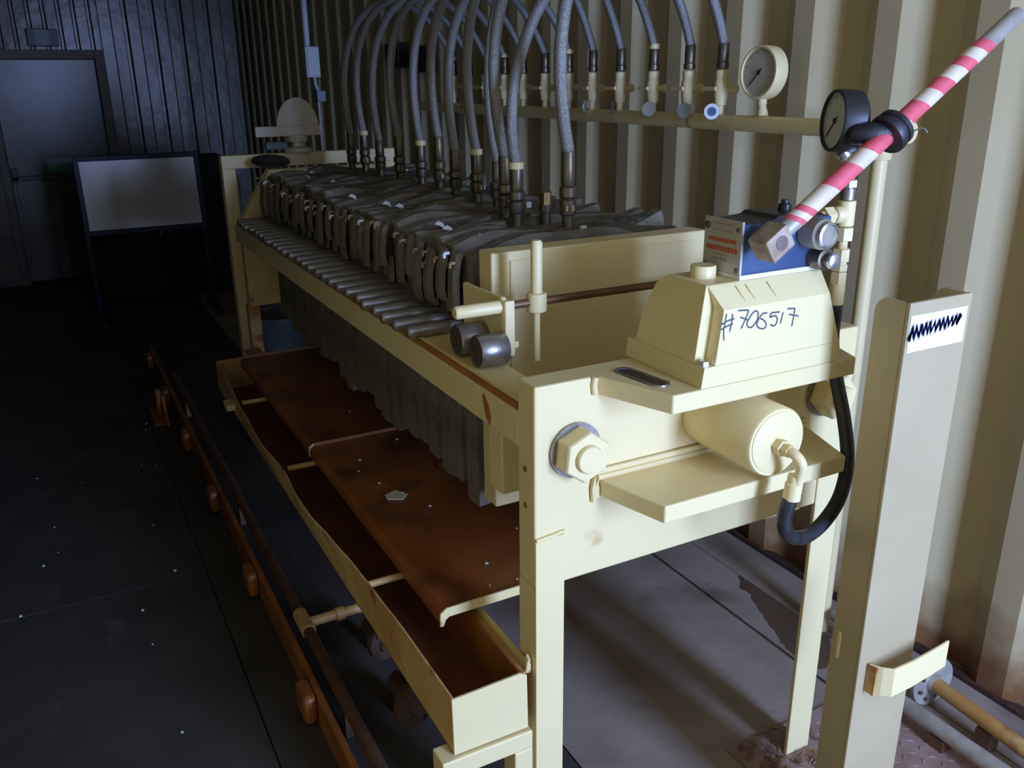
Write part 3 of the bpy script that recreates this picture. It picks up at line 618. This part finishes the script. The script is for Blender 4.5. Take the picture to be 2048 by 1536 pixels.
for a, b, c in bands:
    sl = -0.010
    build(MB().loft([ringt(tq(a), RL+0.0002, sl), ringt(tq(a), RL+0.0009, sl), ringt(tq(b), RL+0.0009, sl), ringt(tq(b), RL+0.0002, sl)], cap=False), 'tape_band', 'tapered' if c == 'r' else 'tapewhite', lv, smooth=True)
gq = q0 + ld*tq(1215)
build(MB().lathe(gq - ld*0.014, ld, [(RL+0.0011, 0), (0.034, 0.0), (0.036, 0.004), (0.036, 0.012), (0.031, 0.014), (0.031, 0.020), (0.034, 0.022), (0.034, 0.030), (RL+0.0011, 0.030)], 28, cap=False), 'rubber_collar', 'black', lv, smooth=True)
build(MB().tube(smoothpath([gq + ld*0.004 + lu*-0.034, gq + V((0.045, 0, -0.006)), gq + V((0.075, -0.004, 0.004)), gq + V((0.088, -0.006, -0.004))], 4), 0.0015, 6), 'tie_wire', 'steel', lv, smooth=True)
build(MB().tube(smoothpath([gq - ld*0.004 + lu*0.004, gq + V((-0.045, 0.03, -0.004)), (0.606, -0.078, 1.508)], 5), [0.020]*4 + [0.018]*3 + [0.016]*4, 14), 'shadow_fill_tube', 'black', lv, smooth=True)  # black tube added to fill the shadowed zone between gauge and collar
# outlet fittings and gauge column
CX, CY = 0.618, -0.078
build(MB().cyl((0.552, CY, 1.357), (CX, CY, 1.357), 0.010, 14), 'outlet_pipe', 'cream', H, smooth=True)
build(MB().lathe((0.558, CY, 1.357), (1,0,0), [(0.017, 0), (0.017, 0.022)], 6), 'outlet_nut', 'cream', H)
build(MB().lathe((CX-0.03, CY, 1.357), (1,0,0), [(0.013, 0), (0.016, 0.004), (0.016, 0.03)], 14), 'tee_branch', 'cream', H, smooth=True)
segs = [('tee_body', 1.335, 1.382, 0.0165, 16, 'cream'), ('union_nut', 1.308, 1.333, 0.0185, 6, 'cream'), ('nipple', 1.292, 1.310, 0.010, 14, 'cream'), ('union_nut', 1.268, 1.293, 0.0165, 6, 'cream'),
        ('nipple', 1.262, 1.270, 0.012, 14, 'cream'), ('union_nut', 1.250, 1.264, 0.0155, 6, 'cream'), ('union_nut', 1.226, 1.249, 0.0155, 6, 'cream'), ('hose_ferrule', 1.185, 1.227, 0.0145, 18, 'cream'),
        ('snubber', 1.382, 1.405, 0.0135, 16, 'steel'), ('snubber_nut', 1.405, 1.420, 0.015, 6, 'bright'), ('gauge_nipple', 1.420, 1.446, 0.009, 14, 'cream')]
for n_, z0, z1, r, nn, mm_ in segs:
    build(MB().lathe((CX, CY, z0), (0,0,1), [(r*0.9, 0), (r, 0.0015), (r, z1-z0-0.0015), (r*0.9, z1-z0)], nn), n_, mm_, H, smooth=nn > 8)
gauge('oil_pressure_gauge', 'black cased pressure gauge above the blue hand pump', (0.578, -0.060, 1.523), (-0.91, 0.40, 0.05), 0.0545, 0.046, 'blackpaint', (CX, CY, 1.446))

# ------------------------------------------------------------------ hydraulic hose
t = thing('hydraulic_hose', 'black rubber hydraulic hose looping down from the hand pump to the ram', 'hose', (0.6, -0.12, 0.79))
path = smoothpath([(CX, CY, 1.205), (CX+0.004, CY+0.003, 1.16), (0.640, -0.062, 1.10), (0.648, -0.075, 1.03), (0.650, -0.105, 0.95), (0.638, -0.135, 0.875), (0.600, -0.160, 0.820), (0.545, -0.178, 0.788), (0.485, -0.192, 0.777), (0.430, -0.204, 0.795), (0.400, -0.212, 0.83), (0.397, -0.216, 0.868), (0.407, -0.220, 0.900)], 6)
build(MB().tube(path, 0.0138, 14), 'rubber_hose', 'black', t, smooth=True)
build(MB().lathe((0.4035, -0.2185, 0.886), (0.06, -0.02, 1), [(0.0155, 0), (0.0155, 0.030), (0.012, 0.033), (0.013, 0.036), (0.013, 0.046)], 16), 'crimp_ferrule', 'cream', t, smooth=True)

# ------------------------------------------------------------------ drip trays and trough
def tray(y0, y1, label):
    t = thing('drip_tray', label, 'drip tray', (0.3, (y0+y1)/2, 0.53), 'rusty drip trays under the plate pack')
    th = 0.004; m = MB()
    prof = [(-0.100, 0.530), (-0.106, 0.532), (-0.104, 0.552), (-0.094, 0.561), (0.40, 0.566), (0.90, 0.561), (0.90, 0.557), (0.40, 0.562), (-0.092, 0.556), (-0.099, 0.550)]
    m.prism(prof, 'y', y0, y1); b = build(m, 'tray_sheet', 'tray', t)
    lip = [(-0.108, 0.527), (-0.100, 0.526), (-0.094, 0.541), (-0.086, 0.546), (0.40, 0.549), (0.90, 0.546), (0.90, 0.566), (0.40, 0.571), (-0.092, 0.567), (-0.106, 0.557)]
    build(MB().prism(lip, 'y', y0 - 0.006, y0 - 0.0005), 'front_lip', 'cream_worn', t, bevel=0.001)
    build(MB().box(-0.09, 0.9, y1-0.004, y1, 0.562, 0.572), 'back_lip', 'tray', t)
    for yy in (y0 + 0.15, y1 - 0.15):
        build(MB().box(0.0, 0.787, yy-0.01, yy+0.01, 0.536, 0.5555), 'support_angle', 'cream_rusty', t)
tray(0.215, 1.195, 'rusty brown drip tray nearest the front legs')
tray(1.205, 2.20, 'rusty brown drip tray at the far end of the press')
t = thing('collection_trough', 'long cream gutter trough stained with rust along the press', 'trough', (-0.1, 1.2, 0.395))
N = 48; lo = []; li = []
BP = [(0,-.176),(.235,-.177),(.4,-.182),(.54,-.187),(.68,-.197),(.85,-.210),(.97,-.210),(1.16,-.198),(1.42,-.211),(1.69,-.203),(2.21,-.179),(2.4,-.176)]
def bend(y):
    for (ya, xa), (yb, xb) in zip(BP, BP[1:]):
        if y <= yb:
            t_ = (y - ya)/(yb - ya); t_ = t_*t_*(3 - 2*t_); return xa + (xb - xa)*t_
    return BP[-1][1]
ys = [0.0 + 2.34*k/N for k in range(N + 1)]
build(MB().loft([[(bend(y), y, 0.523 - 0.006*math.exp(-((y-1.25)/0.25)**2)), (bend(y)+0.004, y, 0.523 - 0.006*math.exp(-((y-1.25)/0.25)**2)), (-0.170, y, 0.397), (-0.176, y, 0.397)] for y in ys]), 'outer_side', 'cream_rusty', t)
build(MB().loft([[(bend(y)+0.0042, y, 0.519), (bend(y)+0.0052, y, 0.519), (-0.1685, y, 0.403), (-0.1696, y, 0.403)] for y in ys[1:-1]]), 'rust_lining', 'trough_in', t)
build(MB().box(-0.176, -0.018, 0.002, 2.34, 0.394, 0.400), 'trough_floor', 'trough_in', t)
build(MB().box(-0.030, -0.025, 0.002, 2.34, 0.400, 0.521), 'inner_side', 'orange', t)
build(MB().box(-0.0245, -0.004, 0.01, 2.34, 0.512, 0.518), 'angle_flange', 'cream_rusty', t)
build(MB().box(-0.0085, -0.004, 0.01, 2.34, 0.518, 0.532), 'angle_flange', 'cream_worn', t)
build(MB().prism([(-0.177, 0.397), (-0.018, 0.397), (-0.020, 0.520), (-0.033, 0.528), (-0.178, 0.523)], 'y', -0.004, 0.002), 'end_cap', 'cream', t, bevel=0.001)
build(MB().prism([(-0.177, 0.397), (-0.018, 0.397), (-0.018, 0.526), (-0.178, 0.523)], 'y', 2.34, 2.346), 'end_cap', 'cream_rusty', t)
for yy in (0.46, 1.18, 1.82):
    build(MB().cyl((-0.180, yy, 0.512), (-0.027, yy, 0.512), 0.0085, 10), 'tie_bar', 'cream_rusty', t, smooth=True)
build(MB().tube([(-0.012, 0.012, 0.515), (-0.008, 0.012, 0.540), (-0.004, 0.02, 0.545), (-0.004, 0.03, 0.53)], 0.004, 8), 'retaining_clip', 'cream_worn', t, smooth=True)
build(MB().box(-0.212, -0.178, 1.98, 2.05, 0.43, 0.455), 'side_clip', 'cream', t, bevel=0.003)
build(MB().box(-0.03, 0.03, 2.346, 2.499, 0.498, 0.512), 'hanger_strap', 'cream_rusty', t)
for yy, lab in ((-0.012, 'cream bracket stand under the near end of the trough'),):
    t = thing('trough_stand', lab, 'stand', (-0.1, yy, 0))
    build(MB().box(-0.205, -0.012, yy, yy+0.05, 0.352, 0.393), 'top_bar', 'cream', t, bevel=0.003)
    if yy < 1: build(MB().box(-0.205, -0.165, yy, yy+0.05, 0.0, 0.352), 'upright', 'cream', t, bevel=0.003)
    build(MB().box(-0.052, -0.012, yy, yy+0.05, 0.0, 0.352), 'upright', 'cream', t, bevel=0.003)

# ------------------------------------------------------------------ orange rail with stubs and drain pipe
t = thing('orange_guide_rail', 'low orange steel rail with lifting stubs along the floor', 'rail', (-0.27, 2.4, 0))
build(MB().box(-0.276, -0.258, -0.6, 4.3, 0.0, 0.095), 'rail_bar', 'orange', t, bevel=0.003)
for k in range(6):
    yy = 0.71 + 0.676*k
    build(MB().box(-0.312, -0.276, yy-0.050, yy+0.050, 0.012, 0.098), 'lifting_stub', 'orange', t, bevel=0.014)
t = thing('drain_pipe', 'brown drain pipe with tee running beside the orange rail', 'pipe', (-0.215, 2.0, 0.05))
build(MB().cyl((-0.218, -0.6, 0.10), (-0.218, 3.6, 0.10), 0.0165, 16), 'main_pipe', 'rodrust', t, smooth=True)
build(MB().cyl((-0.218, 0.945, 0.10), (-0.218, 1.045, 0.10), 0.0215, 16), 'tee', 'cream_rusty', t, smooth=True)
build(MB().cyl((-0.218, 0.99, 0.10), (-0.02, 0.99, 0.10), 0.0155, 16), 'branch_pipe', 'cream_rusty', t, smooth=True)
build(MB().cyl((-0.125, 0.99, 0.10), (-0.10, 0.99, 0.10), 0.021, 16), 'branch_collar', 'cream_rusty', t, smooth=True)
for yy in (-0.3, 0.6, 1.9, 3.2):
    build(MB().box(-0.228, -0.208, yy-0.015, yy+0.015, 0.0, 0.086), 'pipe_saddle', 'rodrust', t)
t = thing('triangular_bracket', 'orange triangular foot bracket at the far end of the rail', 'bracket', (-0.34, 3.25, 0))
build(MB().prism([(3.10, 0.0), (3.40, 0.0), (3.28, 0.12), (3.22, 0.12)], 'x', -0.335, -0.32), 'gusset_plate', 'orange', t, bevel=0.002)
build(MB().box(-0.39, -0.315, 3.12, 3.38, 0.0, 0.012), 'base_plate', 'orange', t, bevel=0.002)
build(MB().cyl((-0.345, 3.25, 0.012), (-0.345, 3.25, 0.15), 0.014, 12), 'pin', 'orange', t, smooth=True)
# valve wheels under the trough
for c, rr, lab in (((-0.085, 0.46, 0.15), 0.062, 'rusty round pipe flange under the near part of the trough'), ((-0.06, 0.76, 0.13), 0.05, 'rusty round pipe flange farther under the trough')):
    t = thing('pipe_flange', lab, 'flange', (c[0], c[1], 0))
    f_ = build(MB().lathe(c, (0.3,-1,0.1), [(rr, 0), (rr, 0.016), (rr*0.5, 0.018), (rr*0.42, 0.03)], 28), 'flange_ring', 'darkrust', t, smooth=True)
    for k in range(6):
        a = k*math.pi/3; p = V(c) + V((math.cos(a)*rr*0.75, -0.018, math.sin(a)*rr*0.75))
        build(MB().lathe(p, (0.3,-1,0.1), [(0.008, 0), (0.008, 0.01)], 6), 'flange_bolt', 'darkrust', f_)
    build(MB().tube(smoothpath([c, (c[0]-0.01, c[1]+0.09, c[2]-0.005), (c[0]+0.02, c[1]+0.16, c[2]-0.06), (c[0]+0.02, c[1]+0.165, 0.0)], 4), rr*0.4, 12), 'bent_pipe', 'darkrust', t, smooth=True)

# ------------------------------------------------------------------ channel post at the right
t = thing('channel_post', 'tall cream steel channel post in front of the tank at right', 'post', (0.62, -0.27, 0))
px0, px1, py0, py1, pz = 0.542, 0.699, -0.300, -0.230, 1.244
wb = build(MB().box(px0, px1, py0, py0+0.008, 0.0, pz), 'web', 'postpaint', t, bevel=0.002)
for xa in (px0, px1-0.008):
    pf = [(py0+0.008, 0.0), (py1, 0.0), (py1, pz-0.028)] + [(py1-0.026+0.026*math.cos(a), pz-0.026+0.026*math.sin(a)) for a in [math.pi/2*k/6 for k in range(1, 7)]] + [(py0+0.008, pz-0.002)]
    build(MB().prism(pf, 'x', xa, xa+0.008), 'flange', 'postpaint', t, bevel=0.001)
m = MB(); pl = [(0.566, -0.3005), (0.578, -0.322), (0.592, -0.337), (0.640, -0.341), (0.700, -0.341), (0.742, -0.339)]
lo = []
for i, (x, y) in enumerate(pl):
    dz = -0.020*(1 - min(1, max(0, (x-0.57)/0.16)))
    lo.append([(x, y, 0.487+dz), (x, y-0.005, 0.487+dz), (x, y-0.005, 0.547+dz*0.8), (x, y, 0.547+dz*0.8)])
m.loft(lo); build(m, 'pocket_plate', 'cream', t, bevel=0.001, label='small bent pocket plate welded on the post')
build(MB().box(0.565, 0.571, -0.322, -0.3005, 0.468, 0.53), 'pocket_side', 'cream_rusty', t)
build(MB().box(px0-0.002, px0, -0.252, -0.244, 0.518, 0.578), 'slot_rim', 'cream_worn', t, bevel=0.001)
build(MB().box(px0+0.004, px1-0.010, py0-0.0012, py0, 1.158, 1.222), 'pale_patch', 'patch', wb)
m = MB(); rnd = random.Random(3)
for k in range(6):
    pts = []; n = 24
    for j in range(n):
        u = j/(n-1); base = 1.192 + 0.010*u; amp = 0.015*(1 - 0.35*u)
        pts.append((0.547 + 0.125*u + rnd.uniform(-.003, .003), py0-0.0014, base + amp*(1 if j % 2 else -1)*rnd.uniform(0.4, 1.0)))
    m.strip(pts, 0.0050, (0,-1,0), 0.0004)
build(m, 'scribble', 'bluepen', wb, label='dark blue scribble on a pale patch')

# ------------------------------------------------------------------ things on the floor at right
t = thing('tread_plate', 'red oxide tread plate lying on the floor under the right leg', 'tread plate', (0.86, -0.5, 0))
build(MB().box(0.60, 1.10, -1.4, 0.085, 0.0, 0.006), 'plate_sheet', 'tread', t, bevel=0.001)
m = MB(); k = 0
for iy in range(44):
    for ix in range(16):
        x = 0.62 + 0.031*ix; y = -1.33 + 0.032*iy
        if x > 1.085 or y > 0.07: continue
        dd = V((0.7071, 0.7071, 0)) if (ix + iy) % 2 == 0 else V((0.7071, -0.7071, 0))
        nn = V((-dd.y, dd.x, 0)); c = V((x, y, 0.006))
        m.add([c - dd*0.013, c - nn*0.004, c + dd*0.013, c + nn*0.004, c + V((0,0,0.0025))], [(0,1,4), (1,2,4), (2,3,4), (3,0,4)])
build(m, 'tread_lugs', 'tread', t, kind='stuff')
for (p0, p1, r, lab, mm_) in (((1.078, -0.9, 0.055), (1.069, 0.02, 0.055), 0.021, 'grey floor pipe nearer the post', 'galv'), ((1.118, -0.9, 0.072), (1.188, -0.045, 0.072), 0.020, 'brown floor pipe ending in a round flange', 'cream_rusty')):
    t = thing('floor_pipe', lab, 'pipe', (p0[0], -0.4, 0.0), 'pipes on the floor at the right')
    build(MB().cyl(p0, p1, r, 18), 'pipe', mm_, t, smooth=True)
    for s in (0.15, 0.8):
        c = V(p0).lerp(V(p1), s); build(MB().box(c.x-0.02, c.x+0.02, c.y-0.02, c.y+0.02, 0.0062 if c.x < 1.08 else 0.0, c.z-r*0.8), 'pipe_block', 'rodrust', t)
    if 'flange' in lab:
        c = V((1.190, -0.045, 0.072)); f_ = build(MB().lathe(c, (-0.08, -1, 0), [(0.070, -0.024), (0.0705, -0.004), (0.069, 0.0), (0.026, 0.0005), (0.023, 0.012)], 32), 'flange', 'galv', t, smooth=True)
        for k in range(8):
            a = k*math.pi/4 + 0.3; build(MB().lathe(c + V((math.cos(a)*0.050, 0.0, math.sin(a)*0.050)), (-0.08,-1,0), [(0.006, 0), (0.006, 0.003)], 6), 'flange_bolt', 'fitting', f_)
        build(MB().cyl((1.192, -0.02, 0.072), (1.20, 0.30, 0.072), 0.02, 16), 'rear_pipe', 'galv', t, smooth=True)
# damp stain and crumbs on the floor
sk_ = [(1.180,0.690),(1.188,0.639),(1.188,0.562),(1.188,0.468),(1.18,0.30),(1.12,0.22),(1.04,0.20),(1.024,0.26),(1.037,0.329),(1.062,0.394),(1.088,0.481),(1.134,0.574),(1.140,0.635)]
st = []; rnd = random.Random(5)
for i in range(len(sk_)):
    p, q = V((*sk_[i], 0)), V((*sk_[(i+1) % len(sk_)], 0))
    for k in range(5):
        c = p.lerp(q, k/5); j = 0.006 if i not in (1, 2, 3) else 0.0; st.append((min(1.188, c.x + rnd.uniform(-j, j)), c.y + rnd.uniform(-j, j)))
build(MB().prism(st, 'z', 0.0001, 0.0012), 'damp_patch', 'stain', loc=(1.1, 0.4, 0), label='dark damp patch on the concrete behind the right leg', cat='stain')
m = MB(); rnd = random.Random(11)
for k in range(30):
    x, y = rnd.uniform(-1.3, -0.42), rnd.uniform(0.3, 3.2); s = rnd.uniform(0.0015, 0.0045)
    m.box(x-s, x+s, y-s*rnd.uniform(.5, 1), y+s, 0.0, s*0.8)
build(m, 'floor_crumbs', 'crumb', loc=(-0.8, 1.5, 0), kind='stuff', label='scattered white crumbs on the dark floor at left', cat='crumbs')
m = MB()
for k in range(34):
    x, y = rnd.uniform(-0.05, 0.5), 0.24 + rnd.random()**1.6*1.6; s = rnd.uniform(0.001, 0.004)
    m.box(x-s, x+s, y-s, y+s*rnd.uniform(.4, 1), 0.5645, 0.5662)
build(m, 'tray_crumbs', 'crumb', loc=(0.2, 0.8, 0.564), kind='stuff', label='white flakes scattered on the rusty trays', cat='crumbs')
build(MB().prism([(-0.023, 0.746), (0.012, 0.726), (0.034, 0.748), (0.013, 0.786), (-0.021, 0.771)], 'z', 0.5632, 0.5655), 'paper_scrap', 'paper', loc=(0.005, 0.755, 0.565), label='pale paper scrap lying on the near drip tray', cat='paper scrap')
build(MB().loft([[(0.17, 0.84, 0.566), (0.19, 0.815, 0.566), (0.197, 0.818, 0.567)], [(0.178, 0.885, 0.5695), (0.196, 0.87, 0.568), (0.203, 0.873, 0.569)]]), 'orange_flake', 'orange', loc=(0.185, 0.85, 0.566), label='curled orange paint flake on the near drip tray by the cloths', cat='paint flake')
m = MB(); rnd = random.Random(21)
for k in range(150):
    x, y = rnd.uniform(0.615, 0.83), rnd.uniform(-0.16, 0.075)
    if 0.70 < x < 0.795 and -0.015 < y < 0.07: continue
    a = rnd.uniform(0, 6.28); l_ = rnd.uniform(0.008, 0.022); w_ = rnd.uniform(0.003, 0.008); z = 0.0068 + rnd.random()*0.012
    d = V((math.cos(a), math.sin(a), rnd.uniform(-.2, .3))); n_ = V((-d.y, d.x, rnd.uniform(-.3, .3)))
    c = V((x, y, z)); m.add([c - d*l_, c - n_*w_, c + d*l_, c + n_*w_, c + V((0,0,0.003)), c - V((0,0,0.001))], [(0,1,4), (1,2,4), (2,3,4), (3,0,4), (1,0,5), (2,1,5), (3,2,5), (0,3,5)])
build(m, 'leaf_litter', 'leaf', loc=(0.72, -0.04, 0.006), kind='stuff', label='brown dry leaf litter around the foot of the right leg', cat='leaf litter')
t = thing('rubber_lid', 'dark round lid lying between the fixed head and the far beam', 'lid', (0.2, 2.6, 1.26))
nn_ = V((0, -0.22, 1)); build(MB().lathe((0.185, 2.600, 1.279), nn_, [(0.078, 0), (0.081, 0.004), (0.076, 0.010), (0.05, 0.016), (0.01, 0.018)], 28), 'lid_disc', 'blackpaint', t, smooth=True)
